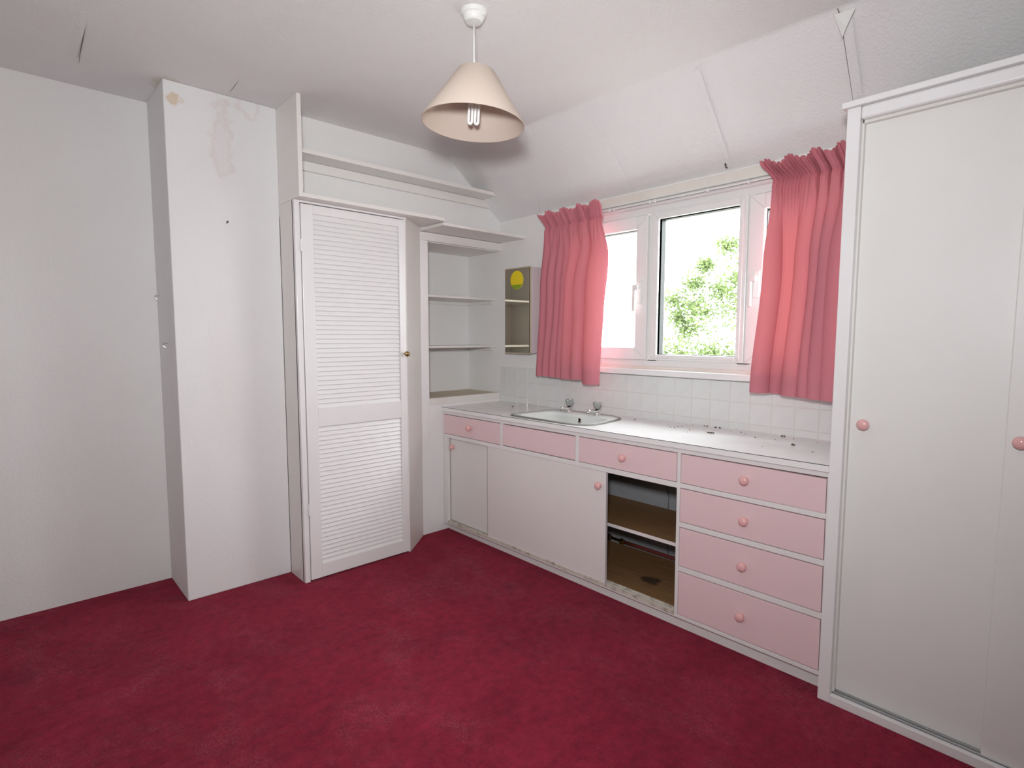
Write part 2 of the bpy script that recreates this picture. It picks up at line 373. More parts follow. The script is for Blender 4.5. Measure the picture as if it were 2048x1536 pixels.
# ---- window
win = empty('window_1', (0.0, -1.745, WZ0)); struct(win)
X0, X1 = 0.018, 0.078
def frame_ring(name, y0, y1, z0, z1, wy0, wy1, wz0, wz1, xa, xb, mat, parent, bev=0.003):
    """y0>y1; widths of left, right, bottom, top members"""
    return boxes(name, [((xa, y0-wy0, z0), (xb, y0, z1)), ((xa, y1, z0), (xb, y1+wy1, z1)), ((xa, y0-wy0, z0), (xb, y1+wy1, z0+wz0)), ((xa, y0-wy0, z1-wz1), (xb, y1+wy1, z1))], mat, parent, bev)
frame_ring('outer_frame', WY0, WY1, WZ0, WZ1, 0.04, 0.04, 0.050, 0.045, X0, X1, 'upvc', win)
for ym in (-1.5135-0.0, -2.0035+0.008): boxes('mullion', [((X0, ym-0.03, WZ0+0.04), (X1, ym+0.03, WZ1-0.04))], 'upvc', win, 0.003)
def glazing(y0, y1, z0, z1, parent, xg=0.040):
    """y0>y1: visible opening"""
    frame_ring('gasket', y0+0.004, y1-0.004, z0-0.004, z1+0.004, 0.007, 0.007, 0.007, 0.007, xg-0.006, xg+0.030, 'gasket', parent, 0)
    box('pane', (xg+0.028, y0+0.006, z0-0.006), (xg+0.032, y1-0.006, z1+0.006), 'pane_glass', parent, 0)
def sash(y0, y1, handle_y):
    fr = frame_ring('casement', y0, y1, 1.093, 1.835, 0.068, 0.068, 0.063, 0.065, -0.002, 0.055, 'upvc', win, 0.004)
    glazing(y0-0.068, y1+0.068, 1.156, 1.770, fr, 0.030)
    hd = box('handle', (-0.012, handle_y-0.013, 1.385), (-0.002, handle_y+0.013, 1.505), 'plastic_white', fr, 0.003)
    # lever: neck and a flat tapering grip turned down
    bm = bmesh.new(); btube(bm, [(-0.01, handle_y, 1.47), (-0.032, handle_y, 1.47)], 0.009)
    bbox(bm, (-0.043, handle_y-0.010, 1.455), (-0.029, handle_y+0.024, 1.482), 0.004)
    bbox(bm, (-0.041, handle_y+0.008, 1.345), (-0.029, handle_y+0.026, 1.478), 0.005)
    o = bm; add('lever', bm, 'plastic_white', fr)
    return fr
sash(-0.995, -1.4855, -1.447)
sash(-2.0095, -2.495, -2.056)
mid = frame_ring('fixed_light', -1.494, -2.000, 1.093, 1.848, 0.053, 0.036, 0.028, 0.044, 0.010, 0.050, 'upvc', win, 0.004)
frame_ring('glazing_bead', -1.512, -1.985, 1.104, 1.838, 0.035, 0.022, 0.018, 0.034, 0.002, 0.050, 'upvc', mid, 0.004)
glazing(-1.547, -1.9635, 1.122, 1.804, mid, 0.034)
def mitres(par, x, y0, y1, z0, z1, wl, wr, wb, wt):
    for (ya, za, yb, zb_) in ((y0, z0, y0-wl, z0+wb), (y1, z0, y1+wr, z0+wb), (y0, z1, y0-wl, z1-wt), (y1, z1, y1+wr, z1-wt)):
        bm = bmesh.new(); btube(bm, [(x, ya+(yb-ya)*0.06, za+(zb_-za)*0.06), (x, yb, zb_)], 0.0007, 5); add('mitre_joint', bm, 'joint_grey', par)
for c_ in [o_ for o_ in win.children if o_.name.startswith('casement')]:
    ya_, yb_ = (-0.995, -1.4855) if c_.name == 'casement' else (-2.0095, -2.495)
    mitres(c_, -0.0022, ya_, yb_, 1.093, 1.835, 0.068, 0.068, 0.063, 0.065)
mitres(mid, 0.0018, -1.512, -1.985, 1.104, 1.838, 0.035, 0.022, 0.018, 0.034)
box('head_board', (-0.012, WY0+0.05, 1.874), (0.03, WY1-0.005, 1.902), 'white_gloss', win, 0.003)
box('apron_strip', (0.0, WY0, 1.045), (0.022, WY1, 1.060), 'window_board', win, 0.002)
sill = box('window_sill', (-0.055, -0.90, 1.016), (0.03, -2.53, 1.046), 'white_gloss', win, 0.005)
# timber batten that carries the curtain track
struct(box('trim_1', (-0.022, -0.80, 1.902), (0.0, -2.53, 1.951), 'window_board', bev=0.003))
# ---- tiles on the window wall
P = 0.0957
cols = []; y = -1.282
while y < -0.42: y += P
ys = []
yy = y
while yy > -2.53: ys.append(yy); yy -= P
edges = [-0.354]+[v for v in ys if v < -0.37]+[-2.532]
rows = [(0.774, 0.8205), (0.8205, 0.9160), (0.9160, 1.0105)]
cache = {}
for a, b in zip(edges, edges[1:]):
    for z0, z1 in rows:
        key = (round(a-b, 4), round(z1-z0, 4))
        if key not in cache:
            bm = bmesh.new(); w, h = a-b-0.0022, z1-z0-0.0022
            bbox(bm, (-0.0055, -w/2, -h/2), (0, w/2, h/2), 0.0012, 1)
            me = bpy.data.meshes.new('tile'); bm.to_mesh(me); bm.free(); me.materials.append(MAT['tile_glaze']); cache[key] = me
        link_copy('tile', cache[key], wall_right, (-0.0005+random.uniform(-0.0006, 0), (a+b)/2, (z0+z1)/2), (0, random.uniform(-0.004, 0.004), random.uniform(-0.004, 0.004)))
box('tile_grout', (-0.0045, -0.354, 0.772), (0.0, -2.532, 1.0105), 'grout', wall_right, 0)

# ------------------------------------------------------------------ curtains and track
tr = empty('curtain_track', (-0.045, -1.65, 1.895)); tag(tr, 'slim white curtain track fixed along the batten above the window', 'curtain track')
boxes('rail', [((-0.040, -0.80, 1.884), (-0.022, -2.52, 1.890)), ((-0.040, -0.80, 1.898), (-0.022, -2.52, 1.903)), ((-0.028, -0.80, 1.884), (-0.022, -2.52, 1.903))], 'plastic_white', tr, 0.001)
bm = bmesh.new(); btube(bm, [(-0.042, -0.82-1.68*i/12, 1.8935) for i in range(13)], 0.0012, 6); add('draw_cord', bm, 'joint_grey', tr)
for k in range(6):
    yk = (-1.52, -1.55, -1.83, -1.30, -2.02, -1.27)[k]
    box('glider', (-0.046, yk-0.004, 1.876), (-0.036, yk+0.004, 1.892), 'plastic_white', tr, 0.001)

def lerp_keys(keys, t):
    for (t0, v0), (t1, v1) in zip(keys, keys[1:]):
        if t <= t1:
            k = (t-t0)/(t1-t0) if t1 > t0 else 0; k = k*k*(3-2*k); return v0+(v1-v0)*k
    return keys[-1][1]
def lin(keys, s):
    if s <= keys[0][0]: return keys[0][1]
    for (t0, v0), (t1, v1) in zip(keys, keys[1:]):
        if s <= t1: return v0+(v1-v0)*(s-t0)/(t1-t0)
    return keys[-1][1]
def curtain(name, label, yl, yr, zt, zb, phase, amp_s, head_n, seed, bot_corner, x0=-0.080):
    """yl, yr: edge positions along the height t (0 top .. 1 bottom); phase, amp_s: fold count and fold depth across the width s"""
    rnd = random.Random(seed); NS, NTT = 300, 80
    TH = 0.080           # share of the height that is heading
    root = empty(name, (-0.07, (yl[0][1]+yr[0][1])/2, zt)); tag(root, label, 'curtain', 'pink window curtains')
    ph = [rnd.uniform(0, 6.28) for _ in range(8)]
    def P_(s, t):
        a = lerp_keys(yl, t); b = lerp_keys(yr, t); W_ = abs(b-a)
        p = 2*math.pi*lin(phase, s)+0.7*math.sin(2.1*t+ph[3]+5*s)*min(1, t*2)
        A = lin(amp_s, s); op = min(1, max(0, (t-TH)/0.35)); op = op*op*(3-2*op); A *= 1.7*(0.22+0.78*op)
        dep = A*(0.5+0.5*math.cos(p)); lat = A*0.36*math.sin(p)
        # soft random dents
        dep += 0.006*op*math.sin(9*s+4*t+ph[4])*math.sin(5*t+3*s+ph[5])
        # pencil pleats, fading out below the gathering cord
        k = min(1, max(0, (t-TH)/0.20)); q = 2*math.pi*head_n*s+1.2*math.sin(6*s+ph[0])
        fine = 1-abs(math.sin(q*0.5))**1.0
        dep += 0.015*fine*((1-k)**1.6)
        h = max(0, 1-t/TH)
        cl = math.sin(2*math.pi*4.0*s+ph[2]); saw = (4.0*s+ph[2]/6.28) % 1.0
        dep += h*h*(0.026+0.014*cl)+0.010*h*(saw-0.5)
        zo = h*(0.008*math.sin(2*math.pi*4*s+ph[2]+0.8)+0.004*math.sin(q))
        dep -= 0.012*math.exp(-((t-TH)/0.012)**2)
        y = a+(b-a)*s-lat+0.012*h*(s-0.5)
        z = zt+(zb-zt)*t+zo+bot_corner(s)*t*t
        return Vector((x0-dep, y, z))
    def sheet(nm, s0, s1, t0, t1, ns, nt, off, par):
        bm = bmesh.new(); G_ = []
        for j in range(nt+1):
            t = t0+(t1-t0)*j/nt
            G_.append([bm.verts.new(P_(s0+(s1-s0)*i/ns, t)+Vector((off, 0, 0))) for i in range(ns+1)])
        for p, q in zip(G_, G_[1:]):
            for i in range(ns): bm.faces.new((p[i], p[i+1], q[i+1], q[i]))
        bmesh.ops.recalc_face_normals(bm, faces=bm.faces)
        return add(nm, bm, 'curtain_cloth', par, smooth=True)
    sheet('drape', 0, 1, TH, 1, NS, NTT, 0, root)
    h = sheet('gathered_heading', 0, 1, 0, TH+0.002, 560, 12, -0.0006, root)
    sheet('heading_tape', 0, 1, 0.018, TH, 560, 10, 0.004, h)
    sheet('hem', 0, 1, 0.915, 0.999, NS, 6, 0.003, root)
    return root
curtain('curtain', 'pink gathered curtain hanging beside the small mirrored wall cabinet',
        [(0, -0.805), (0.08, -0.838), (0.5, -0.828), (1, -0.798)], [(0, -1.268), (0.08, -1.252), (0.28, -1.287), (0.6, -1.270), (1, -1.250)], 1.920, 0.977,
        [(0, -0.1), (0.16, 1.0), (0.30, 2.0), (0.40, 3.0), (0.52, 4.0), (0.75, 5.0), (0.80, 5.5), (0.93, 6.0), (1.0, 6.35)], [(0, 0.022), (0.2, 0.032), (0.4, 0.026), (0.6, 0.045), (0.82, 0.055), (1, 0.05)], 26, 3,
        lambda s: -0.020 if s > 0.80 else (0.003*math.sin(9*s)))
curtain('curtain', 'pink gathered curtain half hidden behind the tall wardrobe',
        [(0, -2.096), (0.08, -2.146), (0.45, -2.146), (1, -2.114)], [(0, -2.485), (0.08, -2.490), (1, -2.480)], 1.928, 0.978,
        [(0, 0.0), (0.10, 0.45), (0.14, 0.5), (0.30, 0.62), (0.42, 1.0), (0.50, 1.5), (0.56, 2.0), (0.62, 2.5), (0.68, 3.0), (0.74, 3.5), (0.84, 4.0), (1.0, 4.3)], [(0, 0.036), (0.25, 0.030), (0.45, 0.034), (0.60, 0.042), (0.75, 0.060), (0.9, 0.055), (1, 0.04)], 24, 11,
        lambda s: -0.010*s)

# ------------------------------------------------------------------ cupboard with louvred door
cup = empty('louvred_cupboard', (-1.13, -0.43, 0)); tag(cup, 'built-in cream cupboard with louvred door beside the chimney breast', 'cupboard')
YD = -0.521
box('side_panel', (-1.432, -0.3395, 0), (-1.414, YD+0.02, 1.8475), 'cream_paint', cup, 0)
box('jamb', (-1.432, YD, 0), (-1.4065, YD+0.03, 1.847), 'white_gloss', cup, 0.002)
box('lintel', (-1.4065, YD, 1.837), (-0.83, YD+0.03, 1.847), 'white_gloss', cup, 0.001)
bm = bmesh.new(); bprism(bm, [(-0.8325, YD), (-0.634, -0.352), (-0.634, -0.332), (-0.8425, YD+0.022)], 0, 1.847); add('canted_panel', bm, 'cream_paint', cup)
box('door_stop', (-0.842, YD+0.006, 0.002), (-0.8335, YD+0.03, 1.838), 'white_gloss', cup, 0.001)
box('dark_backing', (-1.41, -0.36, 0.0), (-0.66, -0.345, 1.84), 'shadow_gap', cup, 0)  # near-black sheet standing in for the shade behind the slats
dx0, dx1, dz0, dz1 = -1.4030, -0.8455, 0.008, 1.8325; dyf, dyb = YD-0.002, YD+0.030
dbm = bmesh.new()
for lo, hi in (((dx0, dyf, dz0), (-1.345, dyb, dz1)), ((-0.8785, dyf, dz0), (dx1, dyb, dz1))): bbox(dbm, lo, hi, 0.002)
door = add('louvred_door', dbm, 'white_gloss', cup)
for z0, z1 in ((1.792, dz1), (0.768, 0.862), (dz0, 0.078)): box('rail', (-1.345, dyf+0.001, z0), (-0.8785, dyb, z1), 'white_gloss', door, 0.002)
bm = bmesh.new(); bbox(bm, (-0.2335, -0.003, -0.0160), (0.2335, 0.003, 0.0160), 0.0015, 1)
slat = bpy.data.meshes.new('slat'); bm.to_mesh(slat); bm.free(); slat.materials.append(MAT['white_gloss'])
for z0, z1, n in ((0.862, 1.792, 41), (0.078, 0.768, 31)):
    for i in range(n):
        link_copy('slat', slat, door, ((-1.345-0.8785)/2, YD+0.0125, z0+(z1-z0)*(i+0.5)/n), (math.radians(-22+random.uniform(-0.7, 0.7)), 0, 0))
bm = bmesh.new(); blathe(bm, [(0.0001, 0), (0.007, 0), (0.006, 0.006), (0.006, 0.012), (0.011, 0.017), (0.0145, 0.024), (0.013, 0.031), (0.007, 0.035), (0.0001, 0.036)], dirM((-0.853, dyf, 1.118), (0, -1, 0)), 20, cap=False)
add('knob', bm, 'brass', door, smooth=True)['label'] = 'small round brass knob'
for z in (1.639, 0.367):
    bm = bmesh.new(); btube(bm, [(-1.4055, dyf-0.003, z-0.028), (-1.4055, dyf-0.003, z+0.028)], 0.0045, 8); bbox(bm, (-1.412, dyf-0.001, z-0.028), (-1.399, dyf+0.001, z+0.028)); add('hinge', bm, 'white_gloss', door)

# ------------------------------------------------------------------ open shelving over the cupboard
ov = empty('overhead_shelving', (-0.8, -0.46, 1.848)); tag(ov, 'open cream shelving built above the louvred cupboard up to the ceiling', 'shelving')
box('side_panel', (-1.434, -0.588, 1.848), (-1.414, -0.3385, 2.2995), 'cream_paint', ov, 0.0005)
box('base_board', (-1.4142, -0.588, 1.848), (-0.628, -0.339, 1.867), 'cream_paint', ov)
box('alcove_board', (-0.632, -0.582, 1.826), (-0.001, -0.339, 1.842), 'cream_paint', ov)
bm = bmesh.new(); bprism(bm, [(-1.414, -0.479), (-0.150, -0.479), (-0.124, -0.339), (-1.414, -0.339)], 2.081, 2.101); add('shelf', bm, 'cream_paint', ov)
box('batten', (-1.414, -0.358, 2.034), (-0.106, -0.339, 2.080), 'cream_paint', ov)

# ------------------------------------------------------------------ alcove shelves
al = empty('alcove_shelf_unit', (-0.32, -0.2, 0)); tag(al, 'built-in cream alcove shelves in the corner above the worktop', 'shelves')
YA = -0.350
box('stile', (-0.634, YA, 0.0), (-0.577, YA+0.02, 1.776), 'white_gloss', al)
box('header', (-0.634, YA-0.004, 1.776), (-0.001, YA+0.018, 1.824), 'cream_paint', al)
box('lower_panel', (-0.577, YA, 0.0), (-0.001, YA+0.02, 0.800), 'white_gloss', al)
box('front_lip', (-0.577, YA-0.001, 0.794), (-0.001, YA+0.02, 0.8365), 'cream_paint', al)
box('base_shelf', (-0.60, YA+0.02, 0.818), (-0.001, -0.001, 0.8345), 'dusty_board', al, 0.001)['label'] = 'bare dusty brown shelf board'
box('soffit', (-0.63, YA+0.018, 1.772), (-0.001, -0.001, 1.790), 'cream_paint', al, 0)
box('alcove_side', (-0.632, YA+0.02, 0.0), (-0.615, -0.001, 1.79), 'wall_paint', al, 0)
for z in (1.452, 1.140):
    box('shelf', (-0.614, -0.302, z), (-0.002, -0.001, z+0.0135), 'cream_paint', al, 0.0015)
    box('shelf_batten', (-0.018, -0.275, z-0.022), (-0.001, -0.002, z-0.0005), 'cream_paint', al, 0.001)
    box('shelf_batten', (-0.60, -0.018, z-0.022), (-0.02, -0.002, z-0.0005), 'cream_paint', al, 0.001)

# ------------------------------------------------------------------ vanity unit with drawers and sliding doors
PIV = (-0.488, -1.45, 0.0); TILT = (-0.006, 0, 0)      # the old unit is a touch out of level
va = empty('vanity_unit', PIV, TILT); tag(va, 'long low vanity unit with pale pink drawers and cream sliding doors', 'vanity unit')
XF = -0.477; FB = XF+0.020
def vb(name, y0, y1, z0, z1, x0=XF, x1=FB, mat='frame_paint', parent=None, bev=0.0015): return box(name, (x0, y0, z0), (x1, y1, z1), mat, parent or va, bev)
YL0, YE = -0.356, -2.5355
G = 0.0026
vb('top_rail', YL0, YE, 0.7425, 0.7635)
vb('middle_rail', YL0, -1.9735, 0.597, 0.6195)
vb('bottom_rail', YL0, YE, 0.053, 0.0685)
vb('stile', YL0, -0.360, 0.6195, 0.7425); vb('stile', YL0, -0.393, 0.0685, 0.597)
vb('stile', -0.8855, -0.9055, 0.6195, 0.7425); vb('stile', -1.4295, -1.4505, 0.6195, 0.7425)
vb('stile', -1.9735, -1.9885, 0.0685, 0.7425); vb('stile', -2.5285, YE, 0.0685, 0.7425)
for z0, z1 in ((0.6005, 0.6195), (0.4385, 0.459), (0.253, 0.2745)): vb('drawer_rail', -1.9885, -2.5285, z0, z1)
vb('toe_kick', YL0, YE, -0.012, 0.060, -0.442, -0.424, 'frame_paint', bev=0)
vb('end_panel', YL0, YL0-0.016, 0.055, 0.7625, FB, -0.001, 'wood_carcass_dark', bev=0)
vb('partition', -1.976, -1.990, 0.055, 0.7625, FB, -0.012, 'wood_carcass_dark', bev=0)
vb('drawer_runner_board', -0.37, -1.976, 0.603, 0.613, FB, -0.012, 'wood_carcass_dark', bev=0)
vb('back_sheet', -0.372, -1.976, 0.055, 0.47, -0.0085, -0.007, 'cupboard_back_grey', bev=0)  # thin grey sheet added over the wall at the back of the cupboard
vb('back_rail', -0.37, -1.976, 0.47, 0.56, -0.03, -0.010, 'wood_carcass_dark', bev=0)
vb('cupboard_floor', -0.372, -1.976, 0.060, 0.0725, -0.440, -0.010, 'bare_ply', bev=0.001)['label'] = 'bare stained brown plywood floor of the cupboard'
sh = vb('cupboard_shelf', -0.372, -1.976, 0.321, 0.3355, -0.402, -0.010, 'bare_ply', bev=0.001); sh['label'] = 'bare brown plywood shelf inside the open cupboard'
vb('shelf_lipping', -0.372, -1.976, 0.3205, 0.336, -0.4065, -0.402, 'vanity_paint', sh)
# double groove track
for x0, x1, z in ((-0.4785, -0.474, 0.0755), (-0.4600, -0.4570, 0.0745), (-0.4420, -0.4370, 0.076)): vb('door_track', -0.393, -1.9735, 0.060, z, x0, x1, 'grimy_track', bev=0.0005)
vb('track_bed', -0.393, -1.9735, 0.060, 0.0695, -0.475, -0.440, 'grimy_track', bev=0)
KN = [(0.0001, 0), (0.0120, 0), (0.0122, 0.002), (0.0112, 0.006), (0.0115, 0.009), (0.0150, 0.0115), (0.0172, 0.0155), (0.0170, 0.0200), (0.0145, 0.0242), (0.0095, 0.0270), (0.0045, 0.0280), (0.0001, 0.0283)]
bm = bmesh.new(); blathe(bm, KN, Vector((-1, 0, 0)).to_track_quat('Z', 'Y').to_matrix().to_4x4(), 28, cap=False)
knob_me = bpy.data.meshes.new('knob'); bm.to_mesh(knob_me); bm.free(); knob_me.materials.append(MAT['pink_gloss'])
for p in knob_me.polygons: p.use_smooth = True
def knob(parent, x, y, z, s=1.0):
    o = link_copy('knob', knob_me, parent, (x, y, z)); o.scale = (s, s, s); return o
def drawer(y0, y1, z0, z1, ky, kz, skew=0):
    lo, hi = (XF-0.001, y1+G, z0+G), (XF+0.017, y0-G, z1-G*1.25)
    bm = bmesh.new(); bbox(bm, lo, hi, 0.0015)
    if skew: bmesh.ops.rotate(bm, verts=bm.verts, cent=(XF, y0, z0), matrix=Matrix.Rotation(skew, 3, 'X'))
    d = add('drawer', bm, 'pink_paint', va)
    vb('drawer_box', y0-0.016, y1+0.016, z0+0.016, z1-0.018, XF+0.016, -0.06, 'wood_carcass_dark', d, 0)
    if ky is not None: knob(d, XF-0.001, ky, kz)
    return d
drawer(-0.360, -0.8855, 0.6195, 0.7425, -0.624, 0.684)
d = drawer(-0.9055, -1.4295, 0.6195+0.0015, 0.7425-0.0015, None, None); d.name = 'false_drawer_front'; d['label'] = 'fixed pink panel without a knob'
drawer(-1.4505, -1.9735, 0.6195, 0.7425, -1.711, 0.681)
drawer(-1.9885, -2.5285, 0.6195, 0.7425, -2.255, 0.683, 0.004)
drawer(-1.9885, -2.5285, 0.459, 0.6005, -2.258, 0.530)
drawer(-1.9885, -2.5285, 0.2745, 0.4385, -2.257, 0.357)
drawer(-1.9885, -2.5285, 0.0685, 0.253, -2.256, 0.163)
s1 = vb('sliding_door', -0.386, -0.95, 0.074, 0.606, -0.4520, -0.4390, 'cream_paint'); knob(s1, -0.4520, -0.424, 0.540, 0.95)
s2 = vb('sliding_door', -0.772, -1.612, 0.0735, 0.606, -0.4735, -0.4605, 'vanity_paint'); knob(s2, -0.4735, -1.577, 0.530)
vb('worn_edge', -0.7705, -0.7722, 0.074, 0.597, -0.4738, -0.4615, 'worn_edge', s2, 0)
vb('cut_edge', -1.6118, -1.6132, 0.074, 0.605, -0.4733, -0.4607, 'lilac_metal', s2, 0)
# worktop (with the basin cut-out)
SC = (-0.265, -1.195)
def round_poly(poly, r, n=6):
    out = []; N = len(poly)
    for i in range(N):
        p0, p1, p2 = (Vector(poly[(i+k) % N]) for k in (-1, 0, 1))
        a = p1+(p0-p1).normalized()*min(r, (p0-p1).length*0.45); b = p1+(p2-p1).normalized()*min(r, (p2-p1).length*0.45)
        for k in range(n+1):
            t = k/n; out.append(a*(1-t)**2+p1*2*t*(1-t)+b*t*t)
    return out
def radial(poly, th):
    d = Vector((math.cos(th), math.sin(th))); best = None; c = Vector(SC); N = len(poly)
    for i in range(N):
        a, b = Vector(poly[i])-c, Vector(poly[(i+1) % N])-c; e = b-a; den = d.x*e.y-d.y*e.x
        if abs(den) < 1e-9: continue
        t = (a.x*e.y-a.y*e.x)/den; u = (a.x*d.y-a.y*d.x)/den
        if t > 0 and -1e-6 <= u <= 1+1e-6 and (best is None or t > best): best = t
    return c+d*best
BAS = round_poly([(-0.452, -0.945), (-0.458, -1.400), (-0.395, -1.482), (-0.135, -1.445), (-0.072, -1.370), (-0.072, -1.010), (-0.125, -0.945), (-0.40, -0.915)], 0.07)
BOWL = round_poly([(-0.425, -0.985), (-0.432, -1.385), (-0.385, -1.440), (-0.185, -1.415), (-0.180, -0.985), (-0.385, -0.955)], 0.085)
def grow(poly, k):
    c = Vector(SC); return [c+(Vector(p)-c)*(1+k/((Vector(p)-c).length)) for p in poly]
ZK = 0.7865; ZKB = 0.7635
rect = [(-0.4885, -0.3525), (-0.4885, YE), (-0.0065, YE), (-0.0065, -0.3525)]
ths = sorted({2*math.pi*i/96-math.pi for i in range(96)} | {math.atan2(p[1]-SC[1], p[0]-SC[0]) for p in rect})
bm = bmesh.new(); hole = [radial(grow(BAS, -0.012), t) for t in ths]; outr = [radial(rect, t) for t in ths]; n = len(ths)
def ring(pts, z): return [bm.verts.new((p.x, p.y, z)) for p in pts]
ht, hb, ot, ob = ring(hole, ZK), ring(hole, ZKB), ring(outr, ZK), ring(outr, ZKB)
for i in range(n):
    j = (i+1) % n
    for q in ((ht[i], ot[i], ot[j], ht[j]), (hb[j], ob[j], ob[i], hb[i]), (ot[i], ob[i], ob[j], ot[j]), (hb[i], ht[i], ht[j], hb[j])): bm.faces.new(q)
bmesh.ops.recalc_face_normals(bm, faces=bm.faces)
wt = add('worktop', bm, 'worktop', at=PIV, rot=TILT); tag(wt, 'long white laminate worktop with dirt specks, over the pink drawers', 'worktop')
box('front_edge', (-0.4905, -0.3525, ZKB-0.0005), (-0.4885, YE, ZK-0.0022), 'white_gloss', wt, 0)
box('laminate_seam', (-0.4900, -0.3525, ZK-0.0022), (-0.4884, YE, ZK-0.0003), 'crack_dark', wt, 0)
box('left_seam', (-0.4884, -0.3525, ZK-0.0022), (-0.05, -0.3515, ZK-0.0002), 'crack_dark', wt, 0)
# basin
ba = empty('wash_basin', (PIV[0], PIV[1], PIV[2]), TILT); tag(ba, 'pale inset wash basin with a grey sealed rim in the worktop', 'basin')
NB = 96; th = [2*math.pi*i/NB for i in range(NB)]
def loft(bm, rings_, close_last=True):
    R = [[bm.verts.new(p) for p in r] for r in rings_]
    for a, b in zip(R, R[1:]):
        for i in range(len(a)): bm.faces.new((a[i], a[(i+1) % len(a)], b[(i+1) % len(a)], b[i]))
    if close_last: bm.faces.new(R[-1])
    bmesh.ops.recalc_face_normals(bm, faces=bm.faces)
def rr(poly, z, k=0.0, sc_=1.0, dx=0.0):
    c = Vector(SC); pts = [radial(poly, t) for t in th]
    out = []
    for p in pts:
        d = p-c; L = d.length; q = c+d*sc_*(1+k/L); out.append(Vector((q.x+dx, q.y, z)))
    return out
bm = bmesh.new()
loft(bm, [rr(BAS, ZK+0.0005), rr(BAS, ZK+0.004, -0.002), rr(BAS, ZK+0.0055, -0.008), rr(BOWL, ZK+0.0045, 0.006), rr(BOWL, ZK+0.0005), rr(BOWL, ZK-0.012, -0.006),
          rr(BOWL, ZK-0.05, -0.016), rr(BOWL, ZK-0.10, -0.032, 0.97), rr(BOWL, ZK-0.125, -0.05, 0.85), rr(BOWL, ZK-0.135, -0.05, 0.5), rr(BOWL, ZK-0.137, 0, 0.10)])
bowl = add('bowl', bm, 'ceramic', ba, smooth=True)
bm = bmesh.new(); loft(bm, [rr(BAS, ZK-0.001, 0.010), rr(BAS, ZK+0.003, 0.008), rr(BAS, ZK+0.0055, 0.001), rr(BAS, ZK+0.0065, -0.005), rr(BAS, ZK+0.004, -0.006)], False); add('sealed_rim', bm, 'seal_grey', ba, smooth=True)
bm = bmesh.new(); M = dirM((-0.1935, -1.215, ZK-0.024), (-1, 0, 0.3))
blathe(bm, [(0.009, 0.001), (0.011, 0.004), (0.0145, 0.005), (0.0165, 0.002), (0.0165, -0.004)], M, 24, cap=False)
ofl = add('overflow_ring', bm, 'chrome', bowl, smooth=True)
bm = bmesh.new(); blathe(bm, [(0.0001, 0.0012), (0.010, 0.001)], M, 16, cap=False); add('overflow_hole', bm, 'gasket', bowl)
bm = bmesh.new(); blathe(bm, [(0.0001, 0.002), (0.012, 0.002), (0.020, 0.003), (0.022, 0.0)], Matrix.Translation((SC[0], SC[1], ZK-0.1365)), 24, cap=False); add('waste', bm, 'chrome', bowl, smooth=True)
def tap(label, x, y, turn):
    r = empty('basin_tap', PIV, TILT); tag(r, label, 'tap', 'pair of basin taps')
    z = ZK+0.005
    bm = bmesh.new(); blathe(bm, [(0.0001, 0), (0.0215, 0), (0.0215, 0.003), (0.0185, 0.007), (0.0165, 0.014), (0.0175, 0.022), (0.0165, 0.028), (0.012, 0.031), (0.0001, 0.032)], Matrix.Translation((x, y, z)), 24, cap=False)
    add('body', bm, 'chrome', r, smooth=True)
    bm = bmesh.new(); c, s = math.cos(turn), math.sin(turn)
    btube(bm, [(x-a*c, y-a*s, z+h) for a, h in ((0.0, 0.017), (0.025, 0.021), (0.05, 0.027), (0.068, 0.029), (0.076, 0.026), (0.078, 0.016))], [0.0125, 0.0115, 0.0095, 0.0085, 0.0085, 0.0075], 12); add('spout', bm, 'chrome', r, smooth=True)
    bm = bmesh.new(); blathe(bm, [(0.0001, 0.030), (0.009, 0.030), (0.009, 0.038), (0.0001, 0.038)], Matrix.Translation((x, y, z)), 16, cap=False); add('spindle', bm, 'gasket', r)
    bm = bmesh.new(); blathe(bm, [(0.0001, 0.0365), (0.012, 0.0365), (0.0155, 0.041), (0.021, 0.054), (0.0235, 0.066), (0.021, 0.072), (0.015, 0.0735)], Matrix.Translation((x, y, z)), 48, lobe=lambda a: 0.09*math.cos(8*a)-0.05, cap=False)
    h = add('handle', bm, 'acrylic', r, smooth=True); h['label'] = 'clear fluted acrylic tap head'
    bm = bmesh.new(); blathe(bm, [(0.0001, 0.0755), (0.011, 0.0755), (0.0148, 0.0735), (0.0148, 0.070), (0.0001, 0.069)], Matrix.Translation((x, y, z)), 24, cap=False); add('cap', bm, 'chrome', h, smooth=True)
tap('left basin tap with a clear fluted head, nearer the corner shelves', -0.134, -1.088, 0.10)
tap('right basin tap with a clear fluted head, nearer the wardrobe', -0.130, -1.283, 0.02)
# crumbs and dead insects
bm = bmesh.new()
spots = [(-0.088, -1.495, 3), (-0.099, -1.609, 2), (-0.17, -1.751, 3.2), (-0.167, -1.773, 3.2), (-0.129, -1.768, 3), (-0.108, -1.777, 3), (-0.178, -1.856, 3), (-0.026, -1.86, 5), (-0.024, -1.845, 4), (-0.189, -1.955, 5), (-0.189, -1.967, 6), (-0.186, -1.976, 5), (-0.030, -1.905, 6), (-0.028, -1.925, 6),
         (-0.079, -2.051, 3), (-0.104, -2.079, 2.6), (-0.154, -2.146, 3.5), (-0.041, -2.209, 6), (-0.043, -2.220, 5), (-0.211, -2.317, 6.5), (-0.215, -2.325, 5), (-0.175, -0.663, 5), (-0.149, -2.226, 2.5), (-0.069, -2.268, 2.5), (-0.19, -1.40, 2), (-0.24, -1.88, 2), (-0.30, -2.42, 2.4), (-0.33, -2.25, 2)]
for _ in range(34): spots.append((-0.02-abs(random.gauss(0, 0.07)), random.uniform(-2.5, -1.6), random.uniform(0.8, 1.8)))
